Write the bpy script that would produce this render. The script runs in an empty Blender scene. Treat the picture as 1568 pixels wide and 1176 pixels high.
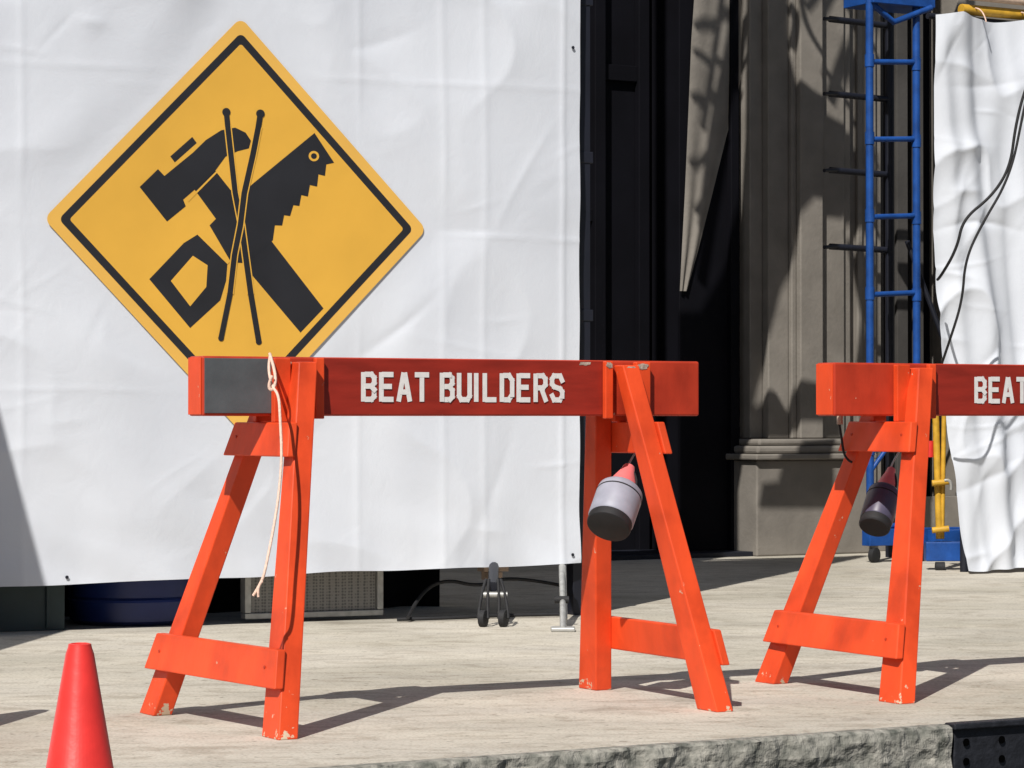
import bpy, bmesh, math, random
import numpy as np
from mathutils import Vector, Matrix, noise
random.seed(4)
C30=math.cos(math.radians(30)); S30=.5
F=4311.0; CH=.882
def W(u,v,z=0.0): return Vector((C30*u-S30*v, S30*u+C30*v, z))
def loc(px,py,D): # survey reading -> metres at range D
    return Vector(((px-784)/F*D, D, CH-(py-636)/F*D))
scene=bpy.context.scene

# ---------------------------------------------------------------- materials
def mat(name,col,rough=.6,var=.15,nscale=6,bump=.0,bscale=40,stretch=(1,1,1),col2=None,metal=0,spec=.4,detail=6,rot=0,bdist=.01):
    m=bpy.data.materials.new(name); m.use_nodes=True
    nt=m.node_tree; N=nt.nodes; L=nt.links
    b=N['Principled BSDF']; b.inputs['Roughness'].default_value=rough; b.inputs['Metallic'].default_value=metal
    b.inputs['Specular IOR Level'].default_value=spec
    tc=N.new('ShaderNodeTexCoord'); mp=N.new('ShaderNodeMapping'); mp.inputs['Scale'].default_value=stretch
    mp.inputs['Rotation'].default_value=(0,0,rot)
    L.new(tc.outputs['Object'],mp.inputs['Vector'])
    n=N.new('ShaderNodeTexNoise'); n.inputs['Scale'].default_value=nscale; n.inputs['Detail'].default_value=detail
    L.new(mp.outputs[0],n.inputs['Vector'])
    r=N.new('ShaderNodeValToRGB'); r.color_ramp.elements[0].position=.3; r.color_ramp.elements[1].position=.7
    c2=col2 if col2 else tuple(c*(1-var) for c in col)
    r.color_ramp.elements[0].color=(*c2,1); r.color_ramp.elements[1].color=(*col,1)
    L.new(n.outputs['Fac'],r.inputs['Fac']); L.new(r.outputs['Color'],b.inputs['Base Color'])
    m['ramp']=r.name
    if bump>0:
        n2=N.new('ShaderNodeTexNoise'); n2.inputs['Scale'].default_value=bscale; n2.inputs['Detail'].default_value=8
        L.new(mp.outputs[0],n2.inputs['Vector'])
        bp=N.new('ShaderNodeBump'); bp.inputs['Strength'].default_value=bump; bp.inputs['Distance'].default_value=bdist
        L.new(n2.outputs['Fac'],bp.inputs['Height']); L.new(bp.outputs['Normal'],b.inputs['Normal'])
    return m
def paint(name,col,foot=True):
    m=mat(name,col,rough=.5,var=.25,nscale=9,bump=.35,bscale=30,stretch=(1,1,.35),bdist=.004)
    nt=m.node_tree; N=nt.nodes; L=nt.links; b=N['Principled BSDF']
    r=N[m['ramp']]
    tc=N.new('ShaderNodeTexCoord')
    n=N.new('ShaderNodeTexNoise'); n.inputs['Scale'].default_value=22; n.inputs['Detail'].default_value=9; n.inputs['Roughness'].default_value=.65
    L.new(tc.outputs['Object'],n.inputs['Vector'])
    sx=N.new('ShaderNodeSeparateXYZ'); L.new(tc.outputs['Object'],sx.inputs[0])
    mr=N.new('ShaderNodeMapRange'); mr.inputs['From Min'].default_value=0; mr.inputs['From Max'].default_value=.09
    mr.inputs['To Min'].default_value=.15 if foot else 0; mr.inputs['To Max'].default_value=0
    L.new(sx.outputs['Z'],mr.inputs['Value'])
    ad=N.new('ShaderNodeMath'); ad.operation='ADD'; L.new(n.outputs['Fac'],ad.inputs[0]); L.new(mr.outputs[0],ad.inputs[1])
    r2=N.new('ShaderNodeValToRGB'); r2.color_ramp.elements[0].position=.68; r2.color_ramp.elements[1].position=.70
    L.new(ad.outputs[0],r2.inputs['Fac'])
    mx=N.new('ShaderNodeMix'); mx.data_type='RGBA'
    L.new(r2.outputs['Color'],mx.inputs['Factor']); L.new(r.outputs['Color'],mx.inputs[6]); mx.inputs[7].default_value=(.62,.5,.36,1)
    g=N.new('ShaderNodeTexNoise'); g.inputs['Scale'].default_value=5; g.inputs['Detail'].default_value=7
    L.new(tc.outputs['Object'],g.inputs['Vector'])
    gr_=N.new('ShaderNodeValToRGB'); e=gr_.color_ramp.elements; e[0].position=.3; e[0].color=(.6,.52,.48,1); e[1].position=.52; e[1].color=(1,1,1,1)
    L.new(g.outputs['Fac'],gr_.inputs['Fac'])
    m2=N.new('ShaderNodeMix'); m2.data_type='RGBA'; m2.blend_type='MULTIPLY'; m2.inputs['Factor'].default_value=.8
    L.new(mx.outputs[2],m2.inputs[6]); L.new(gr_.outputs['Color'],m2.inputs[7])
    L.new(m2.outputs[2],b.inputs['Base Color'])
    return m

M={}
M['orange']=paint('orange_paint',(.88,.085,.018))
M['orange2']=paint('orange_red_paint',(.58,.050,.018),foot=False)
M['redpanel']=mat('dark_red_paint',(.36,.028,.015),rough=.45,var=.35,nscale=14,bump=.3,bscale=25,stretch=(.4,1,2),bdist=.003)
M['reflect']=mat('grey_tape',(.11,.12,.128),rough=.45,var=.25,nscale=12,bump=.3,bscale=120,bdist=.002)
M['white']=mat('white_lettering',(.8,.78,.76),rough=.6,var=.12,nscale=60)
M['yellow']=mat('sign_yellow',(.76,.42,.055),rough=.6,var=.12,nscale=2.5,bump=.3,bscale=4,bdist=.012)
M['yellow_edge']=mat('sign_edge_yellow',(.80,.46,.09),rough=.6,var=.1,nscale=4)
M['black']=mat('sign_black',(.018,.019,.024),rough=.55,var=.3,nscale=5,bump=.25,bscale=4,bdist=.010)
M['rope']=mat('rope',(.86,.60,.48),rough=.9,var=.2,nscale=90,bump=.4,bscale=200)
M['cone']=mat('cone_plastic',(.86,.045,.038),rough=.42,var=.25,nscale=10,bump=.2,bscale=40,bdist=.004)
M['dark']=mat('dark_metal',(.012,.014,.024),rough=.5,var=.4,nscale=4,bump=.1,bscale=20)
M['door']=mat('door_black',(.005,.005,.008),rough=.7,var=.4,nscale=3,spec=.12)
M['stone']=mat('painted_stone',(.25,.228,.20),rough=.85,var=.25,nscale=5,bump=.35,bscale=35,bdist=.006,spec=.2)
M['dstone']=mat('dark_strip_paint',(.075,.07,.065),rough=.85,var=.35,nscale=4,bump=.35,bscale=35,bdist=.006)
M['blue']=mat('blue_paint',(.015,.085,.35),rough=.4,var=.4,nscale=12,bump=.1,bscale=60)
M['ypole']=mat('yellow_paint',(.70,.40,.04),rough=.45,var=.35,nscale=20)
M['steel']=mat('galvanised',(.5,.5,.48),rough=.45,var=.3,nscale=30,metal=.4)
M['rubber']=mat('rubber',(.02,.02,.022),rough=.7,var=.4,nscale=20)
M['teal']=mat('teal_plastic',(.035,.06,.065),rough=.55,var=.3,nscale=6)
M['navy']=mat('navy_plastic',(.012,.025,.13),rough=.35,var=.3,nscale=6)
M['greyplastic']=mat('grey_plastic',(.34,.35,.42),rough=.5,var=.2,nscale=20)
M['purple']=mat('dark_purple_plastic',(.09,.08,.13),rough=.4,var=.3,nscale=20)
M['pink']=mat('pink_lens',(.85,.20,.20),rough=.45,var=.2,nscale=20)
M['shade_black']=mat('shade_sheet_black',(.01,.01,.012),rough=.95,var=.4,nscale=6,spec=.1)  # black for the added shadow casters and the shade under the tarp
M['wood']=mat('dusty_wood',(.6,.45,.35),rough=.8,var=.3,nscale=30)
M['chip']=mat('bare_wood',(.6,.47,.38),rough=.9,var=.6,nscale=60,bump=.5,bscale=90)

def mult(nt,a_out,vec_out,scale,p0,c0,p1,fac,detail=6):
    N=nt.nodes;L=nt.links
    n=N.new('ShaderNodeTexNoise'); n.inputs['Scale'].default_value=scale; n.inputs['Detail'].default_value=detail
    L.new(vec_out,n.inputs['Vector'])
    r=N.new('ShaderNodeValToRGB'); e=r.color_ramp.elements; e[0].position=p0;e[0].color=(*c0,1);e[1].position=p1;e[1].color=(1,1,1,1)
    L.new(n.outputs['Fac'],r.inputs['Fac'])
    m=N.new('ShaderNodeMix');m.data_type='RGBA';m.blend_type='MULTIPLY';m.inputs['Factor'].default_value=fac
    L.new(a_out,m.inputs[6]);L.new(r.outputs['Color'],m.inputs[7])
    return m.outputs[2],n
def ground_mat():
    m=mat('pavement_concrete',(.62,.575,.485),rough=.9,nscale=2.0,stretch=(.7,1.6,1),col2=(.52,.485,.42),rot=math.radians(-30),bump=.4,bscale=22,bdist=.006,detail=9)
    nt=m.node_tree;N=nt.nodes;L=nt.links;b=N['Principled BSDF'];r=N[m['ramp']]
    tc=N.new('ShaderNodeTexCoord'); mp=N.new('ShaderNodeMapping'); mp.inputs['Rotation'].default_value=(0,0,math.radians(-24)); mp.inputs['Scale'].default_value=(.8,1.6,1)
    L.new(tc.outputs['Object'],mp.inputs['Vector'])
    o,n=mult(nt,r.outputs['Color'],mp.outputs[0],5,.34,(.60,.56,.52),.52,.8,10)
    n.inputs['Roughness'].default_value=.72; n.inputs['Distortion'].default_value=1.2
    o,_=mult(nt,o,tc.outputs['Object'],90,.33,(.66,.64,.61),.5,.75,3)
    o,_=mult(nt,o,tc.outputs['Object'],.9,.38,(.82,.82,.80),.55,1)
    o,_=mult(nt,o,tc.outputs['Object'],28,.27,(.35,.33,.30),.35,.7,2)
    L.new(o,b.inputs['Base Color'])
    return m
M['pave']=ground_mat()
M['granite']=mat('granite_kerb',(.42,.40,.35),rough=.9,col2=(.10,.105,.09),nscale=22,bump=1,bscale=18,bdist=.03,detail=9)
M['asphalt']=mat('asphalt',(.06,.06,.06),rough=.9,var=.3,nscale=40,bump=.4,bscale=150)
M['iron']=mat('cast_iron',(.03,.032,.04),rough=.55,var=.4,nscale=30,bump=.4,bscale=60,metal=.3)
def tarp_mat():
    m=mat('white_tarp',(.68,.71,.765),rough=.6,col2=(.61,.64,.70),nscale=1.3,bump=.10,bscale=3.0,stretch=(1,1,.7),bdist=.03,spec=.3,detail=3)
    nt=m.node_tree;N=nt.nodes;L=nt.links;b=N['Principled BSDF']
    tc=N.new('ShaderNodeTexCoord') 
    bp0=[n for n in N if n.type=='BUMP'][0]
    v=N.new('ShaderNodeTexNoise'); v.inputs['Scale'].default_value=7; v.inputs['Detail'].default_value=4; v.inputs['Distortion'].default_value=1.5
    L.new(tc.outputs['Object'],v.inputs['Vector'])
    bp=N.new('ShaderNodeBump'); bp.inputs['Strength'].default_value=.12; bp.inputs['Distance'].default_value=.012
    L.new(v.outputs['Fac'],bp.inputs['Height']); L.new(bp0.outputs['Normal'],bp.inputs['Normal'])
    w=N.new('ShaderNodeTexNoise'); w.inputs['Scale'].default_value=90; w.inputs['Detail'].default_value=5
    L.new(tc.outputs['Object'],w.inputs['Vector'])
    bq=N.new('ShaderNodeBump'); bq.inputs['Strength'].default_value=.2; bq.inputs['Distance'].default_value=.002
    L.new(w.outputs['Fac'],bq.inputs['Height']); L.new(bp.outputs['Normal'],bq.inputs['Normal'])
    L.new(bq.outputs['Normal'],b.inputs['Normal'])
    return m
M['tarp']=tarp_mat()
def grille_mat():
    m=mat('grille',(.45,.44,.41),rough=.6)
    nt=m.node_tree;N=nt.nodes;L=nt.links;b=N['Principled BSDF']
    tc=N.new('ShaderNodeTexCoord'); v=N.new('ShaderNodeTexVoronoi'); v.inputs['Scale'].default_value=75; v.inputs['Randomness'].default_value=.15
    L.new(tc.outputs['Object'],v.inputs['Vector'])
    r=N.new('ShaderNodeValToRGB'); e=r.color_ramp.elements; e[0].position=.3;e[0].color=(.12,.12,.115,1);e[1].position=.5;e[1].color=(.26,.25,.235,1)
    L.new(v.outputs['Distance'],r.inputs['Fac']); L.new(r.outputs['Color'],b.inputs['Base Color'])
    return m
M['grille']=grille_mat()

# ---------------------------------------------------------------- helpers
def empty(name,location=(0,0,0),rz=0):
    e=bpy.data.objects.new(name,None); e.location=location; e.rotation_euler=(0,0,rz); scene.collection.objects.link(e); return e
def mesh(name,verts,faces,m,parent=None,bevel=0,smooth=False):
    me=bpy.data.meshes.new(name); me.from_pydata([tuple(v) for v in verts],[],faces); me.update()
    bm=bmesh.new(); bm.from_mesh(me); bmesh.ops.recalc_face_normals(bm,faces=bm.faces); bm.to_mesh(me); bm.free()
    o=bpy.data.objects.new(name,me); scene.collection.objects.link(o)
    if m: me.materials.append(m)
    if parent: o.parent=parent
    if bevel:
        b=o.modifiers.new('b','BEVEL'); b.width=bevel; b.segments=2; b.limit_method='ANGLE'
    if smooth:
        for p in me.polygons: p.use_smooth=True
    return o
BF=[(0,1,2,3),(4,7,6,5),(0,4,5,1),(1,5,6,2),(2,6,7,3),(3,7,4,0)]
def box(name,x0,x1,y0,y1,z0,z1,m,parent=None,bevel=.003):
    vs=[(x0,y0,z0),(x1,y0,z0),(x1,y1,z0),(x0,y1,z0),(x0,y0,z1),(x1,y0,z1),(x1,y1,z1),(x0,y1,z1)]
    return mesh(name,vs,BF,m,parent,bevel)
def ubox(name,u0,u1,v0,v1,z0,z1,m,parent=None,bevel=.004):
    vs=[W(*p) for p in [(u0,v0,z0),(u1,v0,z0),(u1,v1,z0),(u0,v1,z0),(u0,v0,z1),(u1,v0,z1),(u1,v1,z1),(u0,v1,z1)]]
    return mesh(name,vs,BF,m,parent,bevel)
def tube(name,pts,r,m,parent=None,cyclic=False,smooth=True):
    cu=bpy.data.curves.new(name,'CURVE'); cu.dimensions='3D'; cu.bevel_depth=r; cu.bevel_resolution=3; cu.use_fill_caps=True
    if smooth and len(pts)>2:
        s=cu.splines.new('NURBS'); s.points.add(len(pts)-1)
        for i,p in enumerate(pts): s.points[i].co=(*p,1)
        s.use_endpoint_u=True; s.order_u=3
    else:
        s=cu.splines.new('POLY'); s.points.add(len(pts)-1)
        for i,p in enumerate(pts): s.points[i].co=(*p,1)
    s.use_cyclic_u=cyclic
    cu.materials.append(m)
    o=bpy.data.objects.new(name,cu); scene.collection.objects.link(o)
    if parent: o.parent=parent
    return o
def lathe(name,prof,m,parent=None,segs=40,mtx=None,smooth=True):
    vs=[];fs=[]
    for r,z in prof:
        for i in range(segs):
            a=2*math.pi*i/segs; p=Vector((r*math.cos(a),r*math.sin(a),z)); vs.append(mtx@p if mtx else p)
    n=len(prof)
    for j in range(n-1):
        for i in range(segs):
            k=(i+1)%segs; fs.append((j*segs+i,j*segs+k,(j+1)*segs+k,(j+1)*segs+i))
    fs.append(tuple(range(segs))); fs.append(tuple((n-1)*segs+i for i in range(segs)))
    o=mesh(name,vs,fs,m,parent,0,smooth)
    if smooth:
        e=o.modifiers.new('e','EDGE_SPLIT'); e.split_angle=math.radians(40)
    return o
def poly(name,pts3,m,parent=None):
    me=bpy.data.meshes.new(name); bm=bmesh.new()
    f=bm.faces.new([bm.verts.new(p) for p in pts3]); f.normal_update(); bmesh.ops.triangulate(bm,faces=[f]); bm.normal_update(); bm.to_mesh(me); bm.free()
    o=bpy.data.objects.new(name,me); scene.collection.objects.link(o); me.materials.append(m)
    if parent: o.parent=parent
    return o

# ---------------------------------------------------------------- ground
mesh('street',[(-400,-400,-.15),(400,-400,-.15),(400,400,-.15),(-400,400,-.15)],[(0,1,2,3)],M['asphalt'])
mesh('pavement',[W(-60,6.36,0),W(60,6.36,0),W(60,14.9,0),W(-60,14.9,0)],[(0,1,2,3)],M['pave'])
def kerb():
    vs=[];fs=[];nu=700
    rows=[(6.362,.001),(6.325,.001),(6.316,-.006),(6.312,-.03),(6.312,-.06),(6.314,-.09),(6.312,-.12),(6.312,-.17)]
    u0,u1=.5,5.085
    for i in range(nu+1):
        u=u0+(u1-u0)*i/nu
        for j,(v,z) in enumerate(rows):
            a=0 if j<1 else (.004 if j==1 else .016)
            d=noise.fractal(Vector((u*9,z*14,3)),1,2,4)*a+(noise.noise(Vector((u*30,z*30,1)))*.006 if j>1 else 0)
            dz=noise.noise(Vector((u*12,5,0)))*.006 if j in(1,2) else 0
            vs.append(W(u,v+d,z-abs(dz)))
    n=len(rows)
    for i in range(nu):
        for j in range(n-1):
            fs.append((i*n+j,(i+1)*n+j,(i+1)*n+j+1,i*n+j+1))
    return mesh('kerb',vs,fs,M['granite'])
kerb()
ubox('kerb',-60,.498,6.31,6.362,-.2,.001,M['granite'])
ubox('kerb',6.3,60,6.31,6.362,-.2,.001,M['granite'])
dr=empty('storm_drain_inlet')
ubox('plate',5.10,6.29,6.318,6.362,-.16,.004,M['iron'],dr)
ubox('lip',5.09,6.29,6.300,6.317,-.012,.006,M['iron'],dr)
hm=mat('hole_black',(.002,.002,.002),rough=1,spec=0)
for k in range(9):
    for r_ in range(2):
        u=5.14+k*.13; z=-.05-.055*r_
        t=Matrix.Translation(W(u,6.314,z))@Matrix.Rotation(math.radians(30),4,'Z')@Matrix.Rotation(math.radians(90),4,'X')
        lathe('hole',[(.011,0),(.011,.003)],hm,dr,16,t)

# ---------------------------------------------------------------- sawhorses
GL={'B':[[(0,0),(0,1)],[(.3,1),(.75,1),(1,.87),(1,.66),(.75,.53),(.3,.53)],[(.76,.5),(1,.38),(1,.12),(.75,0),(.3,0)]],
'E':[[(0,0),(0,1)],[(.22,1),(.95,1)],[(.22,.52),(.8,.52)],[(.22,0),(.95,0)]],
'A':[[(0,0),(.42,1)],[(.58,1),(1,0)],[(.3,.3),(.7,.3)]],
'T':[[(.5,0),(.5,.86)],[(0,1),(1,1)]],
'U':[[(0,1),(0,.15),(.2,0),(.4,0)],[(.62,0),(.8,0),(1,.15),(1,1)]],
'I':[[(.5,0),(.5,1)]],
'L':[[(0,1),(0,0)],[(.2,0),(.95,0)]],
'D':[[(0,0),(0,1)],[(.3,1),(.7,1),(1,.8),(1,.2),(.7,0),(.3,0)]],
'R':[[(0,0),(0,1)],[(.3,1),(.75,1),(1,.87),(1,.63),(.75,.5),(.3,.5)],[(.6,.45),(1,0)]],
'S':[[(1,.8),(.8,1),(.2,1),(0,.86),(0,.66),(.2,.55),(.8,.46),(1,.34),(1,.14),(.8,0),(.2,0),(0,.18)]]}
def lettering(x0,y,z0,total,cap,parent):
    txt='BEAT BUILDERS'; adv={'I':.5,' ':.45}
    tot=sum(adv.get(c,1) for c in txt); pitch=total/(tot-.2); lw=pitch*.60; th=cap*.175
    vs=[];fs=[];x=x0+th*.3;k=0
    for c in txt:
        if c!=' ':
            wv=lw if c!='I' else 0
            for pl in GL[c]:
                for a,b in zip(pl[:-1],pl[1:]):
                    A=Vector((x+a[0]*wv,z0+a[1]*(cap-th)+th/2)); B=Vector((x+b[0]*wv,z0+b[1]*(cap-th)+th/2))
                    d=(B-A).normalized(); n=Vector((-d.y,d.x))*th/2
                    ext=d*th*.42
                    A2=A-ext; B2=B+ext; yy=y-.0003*(k%7); k+=1
                    i=len(vs)
                    for q in (A2-n,B2-n,B2+n,A2+n): vs.append((q.x,yy,q.y))
                    fs.append((i,i+1,i+2,i+3))
        x+=pitch*adv.get(c,1)
    mesh('lettering',vs,fs,M['white'],parent)
def leg(name,f,t,m,p,fw=(.060,.108),tw=(.060,.052)):
    vs=[]
    for (c,w) in ((f,fw),(t,tw)):
        for sx,sy in ((-1,-1),(1,-1),(1,1),(-1,1)): vs.append((c[0]+sx*w[0]/2,c[1]+sy*w[1]/2,c[2]))
    return mesh(name,vs,BF,m,p,.004)
def sawhorse(ou,ov,patch,textshift,L_,R_):
    e=empty('sawhorse_barricade',W(ou,ov,0),math.radians(30))
    xl,xr=-.838,.845
    box('beam',xl,xr,-.05,.045,.88,1.05,M['orange2'],e,.006)
    box('beam_end_face',xl-.004,xl-.0005,-.046,.041,.884,1.046,M['orange'],e,.001)
    box('sign_panel',-.46,.52,-.0535,-.0505,.884,1.047,M['redpanel'],e,.001)
    if patch: box('reflective_patch',xl+.006,-.625,-.0545,-.0505,.888,1.044,M['reflect'],e,.001)
    lettering(-.336+textshift,-.0550,.921,.685,.088,e)
    for sd,(xf,xb,xt,vb) in ((-1,L_),(1,R_)):
        leg('front_leg',(xf,-.365,0),(xt,-.083,1.035),M['orange'],e)
        leg('back_leg',(xb,vb,0),(xt,.075,1.03),M['orange'],e)
        for yy,(a,b) in (('f',(-.078,-.055)),('b',(.047,.07))):
            cx=xt+sd*.066
            box('cleat',cx-.026,cx+.026,a,b,.862,1.045,M['orange'],e,.003)
            if yy=='f':
                cx=xt-sd*.055
                box('cleat',cx-.014,cx+.014,a+.004,b,.872,1.047,M['orange'],e,.003)
        if sd==1:
            for (cx,cy,cz,sx,sz,kk) in ((xt,-.1115,1.020,.032,.016,1),(xt+.062,-.0795,1.032,.028,.013,2),(xt-.055,-.0755,1.035,.016,.012,3),(xt-.13,-.0545,1.040,.030,.008,4)):
                pts=[]
                for i in range(18):
                    a=2*math.pi*i/18; rr=.65+.7*abs(noise.noise(Vector((a*1.7,kk*3.1,0))))
                    pts.append((cx+sx*rr*math.cos(a)*.85,cy,min(1.044,cz+sz*rr*math.sin(a))))
                poly('worn_paint',pts,M['chip'],e)
        def fx(z): return xf+(xt-xf)*z/1.03
        def bx(z): return xb+(xt-xb)*z/1.03
        def fy(z): return -.365+(.282)*z/1.03
        def by(z): return vb+(.075-vb)*z/1.03
        for z0,z1,ex in ((.135,.24,.06),(.765,.862,.045)):
            vs=[]
            for z in (z0,z1):
                yc=fy(z)-ex; yb=by(z)+ex
                g=(bx(z)-fx(z))/(by(z)-fy(z))
                xo=fx(z)-g*ex+sd*.0315; xp=bx(z)+g*ex+sd*.0315
                vs+= [(xo,yc,z),(xo+sd*.028,yc,z),(xp+sd*.028,yb,z),(xp,yb,z)]
            mesh('brace',vs,BF,M['orange'],e,.004)
        for z in (.19,.82):
            for x,y in ((fx(z),fy(z)),(bx(z),by(z))):
                t=Matrix.Translation((x+sd*.0590,y,z))@Matrix.Rotation(math.radians(90),4,'Y')
                lathe('bolt',[(.0045,-.003),(.0045,.0022)],M['orange2'],e,10,t)
    return e
sawhorse(4.05,7.36,True,0,(-.745,-.80,-.535,.375),(.69,.725,.555,.375))
sawhorse(4.05+2.14,7.36-.084,False,.065,(-.835,-.80,-.515,.350),(.70,.73,.56,.375))

# rope tied round the beam
rp=empty('rope')
tube('strand',[loc(414,543,8.05),loc(410,560,7.93),loc(416,592,7.90),loc(427,604,7.86),loc(429,640,7.83),loc(432,700,7.78),loc(427,760,7.73),loc(419,810,7.68),loc(408,865,7.61),loc(402,890,7.60),loc(388,912,7.60)],.0040,M['rope'],rp)
tube('loop',[loc(413,542,8.05),loc(419,560,7.93),loc(423,585,7.90),loc(416,600,7.89),loc(410,590,7.89),loc(417,575,7.89)],.0045,M['rope'],rp)
tube('tail',[loc(402,890,7.60),loc(394,896,7.59),loc(396,914,7.59)],.0035,M['rope'],rp)

def lamp(top,bot,R,mb,mc,mt):
    e=empty('barricade_lamp')
    d=(top-bot); q=d.to_track_quat('Z','Y').to_matrix().to_4x4(); t=Matrix.Translation(bot)@q
    lathe('cap',[(R*.86,0),(R*.94,.004),(R*.96,.010),(R*.96,.028)],mc,e,40,t)
    lathe('body',[(R*.95,.029),(R,.034),(R,.135),(R*.97,.147),(R*.86,.156),(R*.7,.160)],mb,e,40,t)
    lathe('seam',[(R*1.005,.124),(R*1.02,.126),(R*1.005,.129)],mc,e,40,t)
    lathe('neck',[(R*.62,.161),(R*.56,.185),(R*.34,.225),(R*.25,.25)],mt,e,40,t)
    tube('handle',[t@Vector((-R*.6,0,.155)),t@Vector((-R*.7,0,.20)),t@Vector((-R*.1,0,.245))],.0035,mc,e)
    tube('hanger',[t@Vector((0,0,.235)),t@Vector((.01,0,.27)),t@Vector((-.01,0,.33))],.003,M['steel'],e)
    return e
lamp(loc(972,690,8.80),loc(931,808,8.60),.072,M['greyplastic'],M['rubber'],M['pink'])
lamp(loc(1366,715,9.40),loc(1338,808,9.25),.055,M['purple'],M['rubber'],M['pink'])
cb=empty('cable')
tube('cord',[loc(1283,637,9.2),loc(1288,665,9.2),loc(1292,700,9.2),loc(1310,712,9.2),loc(1330,690,9.25),loc(1345,650,9.3)],.004,M['rubber'],cb)
tube('plug',[loc(1286,632,9.2),loc(1286,650,9.2)],.010,M['wood'],cb)

# ---------------------------------------------------------------- cones
def cone(x,y,z,k):
    ce=empty('traffic_cone',(x,y,z))
    lathe('cone_body',[(.135*k,.022),(.125*k,.03),(.112*k,.045),(.030*k,.525*k),(.0255*k,.538*k),(.024*k,.5455*k),(.019*k,.547*k),(.017*k,.535*k)],M['cone'],ce,56)
    bb=box('base',-.17,.17,-.17,.17,0,.022,M['cone'],ce,.008); bb.rotation_euler=(0,0,.5)
cone(-.92,6.0,-.15,1)
cone(-1.66,7.75,0.002,1.32)  # added out of view to cast its shadow onto the pavement

# ---------------------------------------------------------------- main tarp + sign
TC,TS=.9143,.405
nrm=Vector((TS,-TC,0))
def TP(s,z,off=0): return Vector((-2.064+TC*s,11.35+TS*s,z))+nrm*off
def sstep(a,b,x):
    t=max(0,min(1,(x-a)/(b-a))); return t*t*(3-2*t)
def ridge(x,w): return math.exp(-abs(x)/w)
def sdamp(s,z):
    return sstep(.95,1.3,abs(s-1.014)/.92+abs(z-1.68)/.95)
def disp(s,z):
    d=.038*noise.noise(Vector((s*1.1,z*.35,0)))+.012*noise.noise(Vector((s*3.2,z*.8,5)))
    k=noise.noise(Vector((s*1.3+z*.9,z*1.6-s*.8,7))); d+=.010*(1-abs(k)*2)**2 if abs(k)<.5 else 0
    low=math.exp(-(z-.2)/.3)
    d+=low*.014*noise.noise(Vector((s*2.6,z*6+s*2,27)))
    d+=low*.014*noise.noise(Vector((s*5,0,3)))
    hi=sdamp(s,z)
    d=d*(.05+.95*hi)
    for z0 in (2.31,1.655,.985,2.95,3.6,4.3): d+=.0035*ridge(z-z0-.010*noise.noise(Vector((s*2,z0,0))),.012)*(.15+.85*hi)*(.5+abs(noise.noise(Vector((s*1.7,z0*3,2)))))
    for s0 in (-1.4,-.6,.085,1.55,1.93,2.12): d+=.004*ridge(s-s0-.012*noise.noise(Vector((s0,z*1.3,0))),.013)*(.1+.9*hi)
    d+=.006*ridge(s-2.50,.010)
    return d
def creases(S,Z,rng,n,smin,smax,zmin,zmax):
    D=np.zeros_like(S)
    for k in range(n):
        cs_=rng.uniform(smin,smax); cz=rng.uniform(zmin,zmax); ln=rng.uniform(.08,.45)
        an=rng.choice([rng.uniform(-.35,.5),rng.uniform(.5,1.4),rng.uniform(-.2,.2)])
        w=rng.choice([rng.uniform(.006,.014),rng.uniform(.02,.045)])
        a=(rng.uniform(.0010,.0035) if w<.015 else rng.uniform(.003,.008))*rng.choice([1,1,-1]); cv=rng.uniform(-.6,.6)
        x=(S-cs_)*math.cos(an)+(Z-cz)*math.sin(an); y=-(S-cs_)*math.sin(an)+(Z-cz)*math.cos(an)
        D+=a*np.exp(-(np.abs(y-cv*x*x)/w)**1.2)*np.exp(-(x/ln)**2*2)
    return D
def tarp_main():
    e=empty('canvas_tarp')
    s0,s1,nz=-2.6,2.585,420; ns=430
    sv=[];zv=[];fs=[]
    for i in range(ns+1):
        s=s0+(s1-s0)*i/ns
        zb=.192+.0155*s+.012*noise.noise(Vector((s*2.4,1,1)))
        for j in range(nz+1):
            zv.append(zb+(5.5-zb)*(j/nz)**1.25)
            sv.append(s+(.010*noise.noise(Vector((zv[-1]*2.2,4,4)))*(i-ns+6)/6 if i>ns-6 else 0))
    S=np.array(sv);Z=np.array(zv)
    D=creases(S,Z,random.Random(11),190,-2.5,2.6,.2,5.2)*.9
    q=np.abs(S-1.014)/.92+np.abs(Z-1.68)/.95
    t=np.clip((q-.95)/.3,0,1); D*=.08+.92*t
    vs=[TP(s,z,disp(s,z)+d) for s,z,d in zip(sv,zv,D.tolist())]
    n=nz+1
    for i in range(ns):
        for j in range(nz): fs.append((i*n+j,(i+1)*n+j,(i+1)*n+j+1,i*n+j+1))
    mesh('sheet',vs,fs,M['tarp'],e,0,True)
    for (s,z) in ((2.545,.27),(2.545,2.5),(.27,.225)):
        t=Matrix.Translation(TP(s,z,disp(s,z)+.006))@Matrix.Rotation(math.atan2(TS,TC),4,'Z')@Matrix.Rotation(math.radians(90),4,'X')
        lathe('grommet',[(.007,0),(.007,.003)],M['dark'],e,14,t)
tarp_main()
sg=empty('construction_sign')
def SA(px,py):
    a=(px-367)*.826/(297 if px<367 else 281); b=(343-py)*.853/313
    return a,b
def SP(a,b,lay): return TP(1.014+a,1.68+b,.0085+.0004*lay)
def spoly(name,pts,lay,m):
    return poly(name,[SP(*SA(*p),lay) for p in pts],m,sg)
def diamond(name,k,lay,m,rad=.05):
    pts=[]
    for (cx,cy) in ((0,1),(-1,0),(0,-1),(1,0)):
        c=Vector((cx,cy))*(k-rad*1.0)
        base=math.atan2(cy,cx)
        for i in range(9):
            a=base-math.pi/4+math.pi/2*i/8
            r=rad*.7071
            pts.append(c+Vector((math.cos(a),math.sin(a)))*r)
    poly(name,[SP(p.x*.826,p.y*.853,lay) for p in pts],m,sg)
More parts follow.
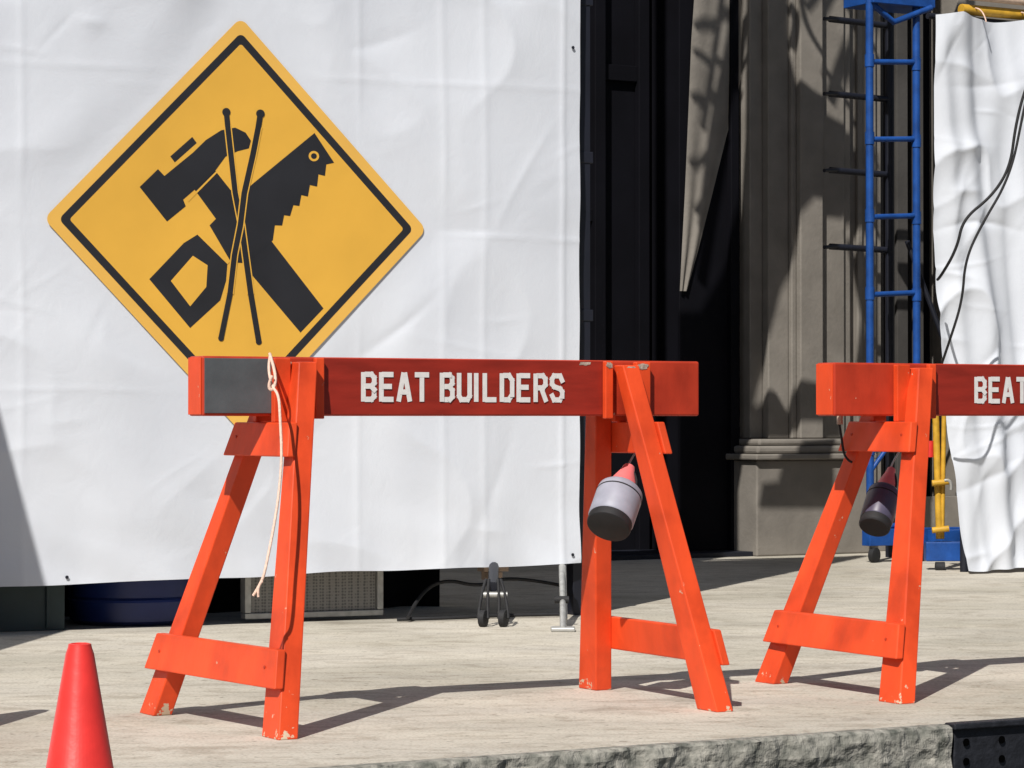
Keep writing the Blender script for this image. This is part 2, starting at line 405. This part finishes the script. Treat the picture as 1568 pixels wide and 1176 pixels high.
diamond('edge',1.015,0,M['yellow_edge'],.06)
diamond('border',.94,1,M['black'],.04)
diamond('face',.886,2,M['yellow'],.02)
spoly('hammer_handle',[(293,290),(327,262),(362,302),(418,374),(492,470),(457,508),(385,422),(335,345)],3,M['black'])
spoly('hammer_head',[(210,291),(238,263),(248,273),(292,236),(312,216),(336,200),(358,195),(374,202),(382,214),(379,226),(362,231),(343,240),(327,262),(305,283),(277,308),(281,318),(252,342)],4,M['black'])
spoly('hammer_cap',[(257,243),(291,212),(298,221),(264,252)],3,M['black'])
saw=[(318,346),(345,318),(385,280),(478,198),(508,243),(496,246),(494,264),(484,262),(482,281),(471,279),(468,297),(458,295),(455,312),(446,311),(441,328),(432,327),(429,343),(418,343),(415,366),(376,402),(352,402)]
spoly('saw_blade',saw,4.5,M['black'])
spoly('saw_handle',[(225,430),(278,374),(300,360),(346,404),(344,430),(335,460),(288,503)],4,M['black'])
spoly('saw_handle_opening',[(258,432),(292,393),(315,407),(313,440),(288,470)],5.6,M['yellow'])
def sline(name,pts,w,lay,m):
    L_=[];R_=[]
    for i,p in enumerate(pts):
        a=Vector(pts[max(0,i-1)]);b=Vector(pts[min(len(pts)-1,i+1)]); d=(b-a).normalized(); n=Vector((-d.y,d.x))*w/2
        L_.append(tuple(Vector(p)+n)); R_.append(tuple(Vector(p)-n))
    spoly(name,L_+R_[::-1],lay,m)
def sdisc(name,c,r,lay,m): spoly(name,[(c[0]+r*math.cos(i*math.pi/10),c[1]+r*math.sin(i*math.pi/10)) for i in range(20)],lay,m)
sline('gap',[(300,358),(348,403)],5,5.7,M['yellow'])
sline('gap_2',[(284,310),(329,264),(352,290)],3,5.75,M['yellow'])
sdisc('saw_ring',(477,234),8,5.8,M['yellow']); sdisc('saw_hole',(477,234),4.5,6.3,M['black'])
A=[(344,172),(346,192),(351,235),(358,295),(368,345),(374,390),(382,450),(394,523)]
B=[(396,172),(393,192),(385,235),(372,295),(366,345),(357,390),(350,450),(336,518)]
for nm,P,l in (('stick',A,6.6),('stick_2',B,8.0)):
    sline(nm+'_outline',P[1:-1],12,l,M['yellow']); sline(nm,P,8.5,l+.5,M['black'])
    sdisc(nm+'_tip',P[0],6.5,l+.55,M['black'])
    sdisc(nm+'_butt',P[-1],4.5,l+.55,M['black'])

# booth frame behind the tarp
bf=empty('booth_frame')
def tbox(name,s0,s1,o0,o1,z0,z1,m,p):
    vs=[TP(s0,z0,o0),TP(s1,z0,o0),TP(s1,z0,o1),TP(s0,z0,o1),TP(s0,z1,o0),TP(s1,z1,o0),TP(s1,z1,o1),TP(s0,z1,o1)]
    return mesh(name,vs,BF,m,p,.003)
tbox('post',2.575,2.66,-.12,-.05,0,5.6,M['dark'],bf)
for z in (.6,1.3,2.0,2.7,3.4): 
    tbox('bracket',2.57,2.672,-.125,-.045,z,z+.05,M['dark'],bf)
tbox('post_rear',2.30,2.37,-1.6,-1.53,0,8.4,M['dark'],bf)
tbox('top_rail',-2.6,2.66,-.12,-.05,5.45,5.52,M['dark'],bf)
dp=[];df=[]
for i in range(161):
    s=-2.9+5.15*i/160
    for j,z in enumerate((.0,.3,2,5.4)): dp.append(TP(s,z,-.85+.04*math.sin(s*23)+.02*noise.noise(Vector((s*9,z,0)))))
for i in range(160):
    for j in range(3): df.append((i*4+j,i*4+4+j,i*4+5+j,i*4+1+j))
mesh('shade_backdrop',dp,df,M['shade_black'],bf,0,True)  # black sheet put in for the deep shade under the tarp hem

# ---------------------------------------------------------------- under the tarp
bn=empty('storage_bin')
for nm,a,b,o0,o1,z0,z1 in (('tub',-.6,.30,-.75,-.12,0,.36),('lid',-.63,.33,-.78,-.09,.362,.41)): tbox(nm,a,b,o0,o1,z0,z1,M['teal'],bn)
for k in (0,4,7): tbox('rib',-.55+.11*k,-.535+.11*k,-.121,-.108,.01,.35,M['teal'],bn)
bt=empty('blue_barrel',TP(.68,0,-.42))
lathe('shell',[(.24,0),(.27,.02),(.275,.10),(.285,.11),(.275,.12),(.28,.30),(.29,.31),(.28,.32),(.275,.55),(.24,.57)],M['navy'],bt,56)
gr=empty('grille_panel')
tbox('mesh_face',1.13,1.70,-.24,-.20,.04,.36,M['grille'],gr)
tbox('frame_bottom',1.10,1.73,-.25,-.185,.015,.04,M['steel'],gr)
tbox('frame_side',1.702,1.73,-.25,-.185,.042,.39,M['steel'],gr)
tbox('frame_side_2',1.10,1.128,-.25,-.185,.042,.39,M['steel'],gr)
tbox('frame_top',1.13,1.70,-.25,-.185,.362,.39,M['steel'],gr)
cs=empty('caster_trolley')
for px in (740,771):
    c=loc(px,945,11.75); 
    t=Matrix.Translation((c.x,c.y,.035))@Matrix.Rotation(math.radians(70),4,'Z')@Matrix.Rotation(math.radians(90),4,'X')
    lathe('wheel',[(.022,-.014),(.035,-.012),(.035,.012),(.022,.014)],M['rubber'],cs,28,t)
    for dx in (-.02,.02):
        tube('fork',[(c.x+dx,c.y,.035),(c.x+dx*.8,c.y+.03,.11),(c.x*.6+.4*-.08+dx*.3,c.y+.12,.19)],.007,M['rubber'],cs)
cm=loc(755,900,11.8)
tube('stem',[(cm.x,cm.y+.05,.16),(cm.x,cm.y+.3,.21),(cm.x,cm.y+.75,.26)],.022,M['dark'],cs,smooth=False)
tube('crossbar',[(cm.x-.05,cm.y+.02,.13),(cm.x+.06,cm.y+.02,.13)],.012,M['steel'],cs)
st=empty('light_stand')
f=loc(862,968,11.5)
tube('leg',[(f.x,f.y,.01),(f.x+.005,f.y+.35,.12),(f.x+.01,f.y+.95,.24)],.013,M['steel'],st,smooth=False)
tube('leg_2',[(f.x+.01,f.y+.35,.02),(f.x+.012,f.y+.8,.22)],.016,M['steel'],st,smooth=False)
box('foot',f.x-.05,f.x+.05,f.y-.03,f.y+.05,0,.018,M['steel'],st,.006)
tube('knuckle',[(f.x-.03,f.y+.3,.11),(f.x+.03,f.y+.3,.11)],.016,M['rubber'],st)
c2=empty('cable')
tube('run',[TP(1.75,.02,.05),TP(1.9,.10,-.2),TP(2.0,.17,-.15),TP(2.15,.13,-.1),TP(2.3,.18,-.12),TP(2.6,.12,-.2)],.008,M['rubber'],c2)
tube('run_2',[TP(1.72,.01,.0),TP(1.95,.012,.06),TP(2.2,.012,-.02),TP(2.5,.012,.03)],.008,M['rubber'],c2)
wb=empty('wood_block')
tbox('block',2.22,2.34,-.30,-.22,.19,.225,M['wood'],wb); tbox('block_2',2.24,2.31,-.30,-.22,.152,.188,M['wood'],wb)

tn=[(-2.08,9.0,0),(-3.06,9.0,4.0),(-6.5,9.0,4.0),(-7.4,9.0,0),(-2.08-.9,10.4,0),(-3.6,10.4,4.0),(-6.5,10.4,4.0),(-7.4,10.4,0)]
mesh('tarp_shadow_blocker',tn,BF,M['tarp'],None,.01)  # added out of view; its sloping edge casts the shadow on the tarp

# ---------------------------------------------------------------- building
VW=14.69
def wall(px,py,v=VW):
    r=(px-784)/F; u=(S30*v+C30*v*r)/(C30-S30*r); Y=.5*u+C30*v
    return u,CH+(636-py)*Y/F
bd=empty('stone_building')
ubox('wall_left',-25,8.7,VW,VW+.5,-.05,14,M['stone'],bd)
ubox('lintel',8.7,10.2,VW,VW+.5,6,14,M['stone'],bd)
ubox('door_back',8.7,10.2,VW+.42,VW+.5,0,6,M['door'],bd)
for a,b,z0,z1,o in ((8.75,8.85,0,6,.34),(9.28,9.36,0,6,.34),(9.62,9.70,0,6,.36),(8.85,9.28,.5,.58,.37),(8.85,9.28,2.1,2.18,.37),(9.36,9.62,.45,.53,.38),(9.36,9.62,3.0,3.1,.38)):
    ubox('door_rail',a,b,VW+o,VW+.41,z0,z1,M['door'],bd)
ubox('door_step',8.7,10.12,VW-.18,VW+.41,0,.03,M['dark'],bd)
ubox('jamb',9.74,10.2,VW+.08,VW+.41,.031,6,M['door'],bd)  # jamb coloured black for the shade around the sunlit patch
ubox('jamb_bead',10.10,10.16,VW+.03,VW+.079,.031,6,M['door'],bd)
# stone-coloured sheet cut to the outline of the sunlit patch, narrowing downwards
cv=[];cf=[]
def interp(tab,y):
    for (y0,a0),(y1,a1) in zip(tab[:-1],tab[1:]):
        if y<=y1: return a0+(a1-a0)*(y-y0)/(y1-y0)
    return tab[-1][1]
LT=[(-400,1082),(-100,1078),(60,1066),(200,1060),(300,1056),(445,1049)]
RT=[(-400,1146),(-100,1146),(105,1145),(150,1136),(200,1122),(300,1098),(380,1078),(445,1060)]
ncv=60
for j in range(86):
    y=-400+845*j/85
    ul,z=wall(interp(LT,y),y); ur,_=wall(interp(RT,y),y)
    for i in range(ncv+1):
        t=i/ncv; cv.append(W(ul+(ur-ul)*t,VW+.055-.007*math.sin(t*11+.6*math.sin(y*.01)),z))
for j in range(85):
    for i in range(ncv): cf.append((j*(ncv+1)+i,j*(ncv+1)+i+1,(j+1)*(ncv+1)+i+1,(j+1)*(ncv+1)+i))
mesh('sunlit_patch',cv,cf,M['stone'],bd,0,True)
for a,b,v in ((10.20,10.30,14.66),(10.30,10.46,14.60),(10.46,10.50,14.57),(10.50,10.68,14.53),(10.68,10.72,14.57),(10.72,10.90,14.60),(10.90,10.97,14.63)):
    ubox('shaft',a+.001,b-.001,v,VW+.3,.735,14,M['stone'],bd,.008)
ubox('pedestal',10.12,11.0,14.47,VW+.3,0,.60,M['stone'],bd,.01)
ubox('pedestal_cap',10.09,11.03,14.43,VW+.3,.602,.64,M['stone'],bd,.01)
ubox('pedestal_cap_2',10.12,11.0,14.46,VW+.3,.642,.69,M['stone'],bd,.015)
ubox('pedestal_cap_3',10.16,10.98,14.50,VW+.3,.692,.733,M['stone'],bd,.015)
ubox('wall_right',10.971,11.26,VW,VW+.5,0,14,M['stone'],bd)
ubox('bead',11.05,11.09,VW-.03,VW-.001,0,14,M['stone'],bd,.008)
ubox('bead_2',11.17,11.20,VW-.03,VW-.001,0,14,M['stone'],bd,.008)
ubox('wall_shade',11.261,11.9,VW+.3,VW+.4,0,14,M['door'],bd)  # black panel standing in for the shade on this stretch of wall
for a,b in ((11.32,11.36),(11.47,11.56),(11.66,11.69)): ubox('wall_strip',a,b,VW+.1,VW+.299,0,14,M['dstone'],bd)  # paler strips for the lit wall left between the black shade
ubox('wall_far',11.901,40,VW,VW+.5,0,14,M['stone'],bd)
ubox('cornice',-25,40,VW-.4,VW+.5,14.002,14.6,M['stone'],bd)
ubox('plinth',11.04,40,VW-.05,VW-.002,0,.35,M['stone'],bd)

# added unseen sheets and bars, shaped to cast the facade shadows
cn=empty('shadow_casters'); NN=2.3
def CP(px,py,k=0):
    u,z=wall(px,py); return W(u-1.195*(NN-k),VW-NN+k,z+1.575*(NN-k))
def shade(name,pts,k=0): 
    poly(name,[CP(x,y,k) for x,y in pts],M['shade_black'],cn)
shade('shadow_sheet',[(1146,-140),(1216,-140),(1216,40),(1218,120),(1232,180),(1262,205),(1300,226),(1345,232),(1345,352),(1296,372),(1262,368),(1240,392),(1228,440),(1205,480),(1190,540),(1165,600),(1150,660),(1150,720),(1132,760),(1132,900),(1030,900),(1030,447),(1064,445),(1100,380),(1128,300),(1140,200)])
shade('shadow_sheet_2',[(1150,640),(1172,626),(1196,634),(1212,664),(1228,640),(1262,646),(1296,668),(1296,706),(1150,706)],.02)
shade('shadow_sheet_3',[(1182,860),(1188,822),(1212,818),(1220,786),(1240,786),(1246,744),(1296,738),(1296,860)],.04)
shade('shadow_sheet_4',[(1300,392),(1345,384),(1345,700),(1322,690),(1312,560),(1322,500)],.03)
def bar(pts,w=5,k=.06):
    tube('shadow_bar',[CP(x,y,k) for x,y in pts],w*.5*17.7/F,M['dark'],cn,smooth=len(pts)>2)
for k,(b,w) in enumerate([([(1132,-60),(1112,60),(1085,170),(1070,330)],11),([(1105,-60),(1088,60),(1070,170)],9),([(1060,60),(1145,88)],9),([(1056,130),(1130,118)],10),([(1060,20),(1120,-5)],10),
    ([(1140,20),(1112,120),(1088,260),(1066,400)],13),([(1052,232),(1110,190)],8),([(1058,300),(1090,270)],8),
    ([(1240,-40),(1236,60),(1262,140),(1310,190)],9),([(1300,-40),(1290,40),(1250,80)],9),([(1345,20),(1300,120),(1280,190)],14),([(1262,-20),(1345,90)],9),
    ([(1222,60),(1242,90),(1222,120)],14),([(1318,-20),(1318,240)],16),([(1345,250),(1290,300),(1345,360)],9)]):
    bar(b,w,.06+.025*k)
p0=CP(1040,-100);p1=CP(1345,-100)
tube('arm',[TP(2.33,8.3,-1.57),Vector((p0.x,p0.y,8.25)),Vector((p1.x,p1.y,8.25))],.03,M['dark'],cn,smooth=False)

# ---------------------------------------------------------------- blue scaffold ladder
sc=empty('scaffold_ladder')
vL=13.57; uA,uB=10.318,10.672
for u in (uA,uB):
    tube('rail',[W(u,vL,.16),W(u,vL,6)],.024,M['blue'],sc)
zz=[1.14+.467*k for k in range(-2,10)]
for z in zz:
    tube('rung',[W(uA,vL,z),W(uB,vL,z+.02)],.017,M['blue'],sc)
    for u in (uA,uB): tube('coupler',[W(u,vL,z-.03),W(u,vL,z+.045)],.029,M['blue'],sc)
tube('brace',[W(uA,vL-.01,.55),W(uB,vL-.01,.95)],.014,M['blue'],sc)
ubox('base_beam',10.27,10.98,vL-.06,vL+.02,.10,.20,M['blue'],sc)
ubox('base_beam_side',10.70,10.98,vL-.20,vL-.062,.09,.19,M['blue'],sc)
for u in (10.31,10.66,10.93):
    t=Matrix.Translation(W(u,vL-.05,.045))@Matrix.Rotation(math.radians(50),4,'Z')@Matrix.Rotation(math.radians(90),4,'X')
    lathe('castor',[(.03,-.02),(.045,-.016),(.045,.016),(.03,.02)],M['rubber'],sc,24,t)
ubox('platform',10.31,10.78,vL-.05,vL+.25,3.36,3.42,M['blue'],sc)
tube('diagonal',[W(10.32,vL,3.37),W(10.5,vL,3.26),W(10.75,vL-.05,3.36)],.02,M['blue'],sc,smooth=False)
s2=empty('scaffold_frame')
tube('rail',[W(10.80,14.0,0),W(10.80,14.0,6)],.030,M['dark'],s2)
for z in (1.88,2.35,2.82,3.28):  # dark bars in place of the ladder rungs' shadows
    tube('rung',[W(10.34,14.0,z+.04),W(10.80,14.0,z+.03)],.020,M['dark'],s2)
    tube('rung_shadow_end',[W(10.26,13.95,z+.03),W(10.42,14.0,z+.045)],.012,M['dark'],s2)
tube('brace',[W(10.70,13.7,1.95),W(10.98,13.5,1.0)],.016,M['dark'],s2)
yp=empty('yellow_prop')
for a,b,r in ((1432,1438,.020),(1446,1442,.014)):
    pa=loc(a,610,16.1);pb=loc(b,825,16.1); tube('pole',[pa,pb],r,M['ypole'],yp)
for y in (740,812):
    p=loc(1439,y,16.05); tube('collar',[p+Vector((-.045,0,0)),p+Vector((.05,0,.01))],.018,M['ypole'],yp)
tube('crank',[loc(1446,736,16.0),loc(1458,732,16.0),loc(1456,750,16.0)],.009,M['steel'],yp)
box('foot',*(lambda p:(p.x-.09,p.x+.12,p.y-.05,p.y+.05))(loc(1440,830,16.1)),0.05,.16,M['blue'],yp,.006)
tube('foot_wheel',[loc(1432,868,16.05),loc(1446,868,16.05)],.03,M['rubber'],yp)
tube('red_band',[loc(1424,675,16.1),loc(1424,700,16.1)],.02,M['cone'],yp)

# ---------------------------------------------------------------- right-hand tarp
def tarp_right():
    e=empty('canvas_tarp'); nu,nz=280,280; uv=[];fs=[]
    for i in range(nu+1):
        a=i/nu
        for j in range(nz+1):
            b=j/nz; z=3.12*b
            ul=9.79+.22*(1-b)**2.2+.012*noise.noise(Vector((z*3,0,9)))
            uv.append((ul+(13.2-ul)*a,z,b))
    S=np.array([q[0] for q in uv]);Z=np.array([q[1] for q in uv])
    D=creases(S,Z,random.Random(5),110,9.8,11.8,0,3.1)*1.8
    vs=[]
    for (u,z,b),dd in zip(uv,D.tolist()):
        d=.10*noise.noise(Vector((u*3.0+z*.25,z*.3,40)))+.035*noise.noise(Vector((u*8+z*.8,z*.7,50)))+dd
        k=noise.noise(Vector((u*3-z*1.2,z*1.3+u,60))); d+=.03*(1-abs(k)*2)**2 if abs(k)<.5 else 0
        d+=.05*math.exp(-z/.25)*noise.noise(Vector((u*8,1,80)))
        zz=z+(.05*noise.noise(Vector((u*4,2,90)))+.02)*(1-b)**6+(-.03*abs(math.sin(u*6)))*b**12
        vs.append(W(u,12.3-d,max(.004,zz)))
    n=nz+1
    for i in range(nu):
        for j in range(nz): fs.append((i*n+j,(i+1)*n+j,(i+1)*n+j+1,i*n+j+1))
    mesh('sheet',vs,fs,M['tarp'],e,0,True)
    tube('rail',[W(10.02,12.34,3.15),W(13.3,12.34,3.15)],.03,M['ypole'],e)
    tube('rail_2',[W(9.80,12.36,3.10),W(13.3,12.36,3.08)],.018,M['dark'],e)
    tube('rail_3',[W(10.05,12.30,3.22),W(13.3,12.30,3.20)],.022,M['wood'],e)
    for k in range(10): tube('tie',[W(10.1+.33*k,12.22,3.07),W(10.1+.33*k,12.26,3.19),W(10.1+.33*k,12.4,3.15)],.004,M['rope'],e)
    tube('post',[W(13.2,12.4,0),W(13.2,12.4,3.2)],.03,M['dark'],e)
    tube('post_2',[W(10.15,12.48,0),W(10.15,12.48,3.2)],.025,M['dark'],e)
tarp_right()
c3=empty('cable')
tube('line',[loc(1600,60,15.0),loc(1572,130,15.0),loc(1556,190,15.0),loc(1548,255,15.0),loc(1520,300,15.0),loc(1475,335,15.0),loc(1466,380,15.0),loc(1440,425,15.1),loc(1436,428,15.4)],.008,M['rubber'],c3)
tube('line_2',[loc(1600,20,14.9),loc(1568,170,14.9),loc(1548,270,14.9),loc(1500,350,14.9),loc(1478,400,14.9),loc(1474,460,14.95),loc(1455,520,15.0),loc(1436,575,15.2)],.007,M['rubber'],c3)

# ---------------------------------------------------------------- light, sky, camera
Sd=Vector((.34,.93,-1)).normalized()
sun=bpy.data.lights.new('sun','SUN'); sun.energy=4.9; sun.angle=math.radians(.4); sun.color=(1,.96,.90)
so=bpy.data.objects.new('sun',sun); scene.collection.objects.link(so); so.rotation_euler=Sd.to_track_quat('-Z','Y').to_euler()
w=bpy.data.worlds.new('World'); scene.world=w; w.use_nodes=True
nt=w.node_tree; bg=nt.nodes['Background']; sk=nt.nodes.new('ShaderNodeTexSky'); sk.sky_type='NISHITA'; sk.sun_disc=False
sk.sun_elevation=math.asin(-Sd.z); sk.sun_rotation=math.atan2(-Sd.x,-Sd.y)
nt.links.new(sk.outputs[0],bg.inputs[0]); bg.inputs[1].default_value=.05
cam=bpy.data.cameras.new('camera'); co=bpy.data.objects.new('camera',cam); scene.collection.objects.link(co)
cam.sensor_width=36; cam.lens=36*F/1568; cam.clip_end=2000; cam.clip_start=.1
co.location=(0,0,CH); co.rotation_euler=(math.radians(90)+math.atan(48/F),0,0)
scene.camera=co
scene.view_settings.view_transform='Standard'; scene.view_settings.look='None'; scene.view_settings.exposure=0
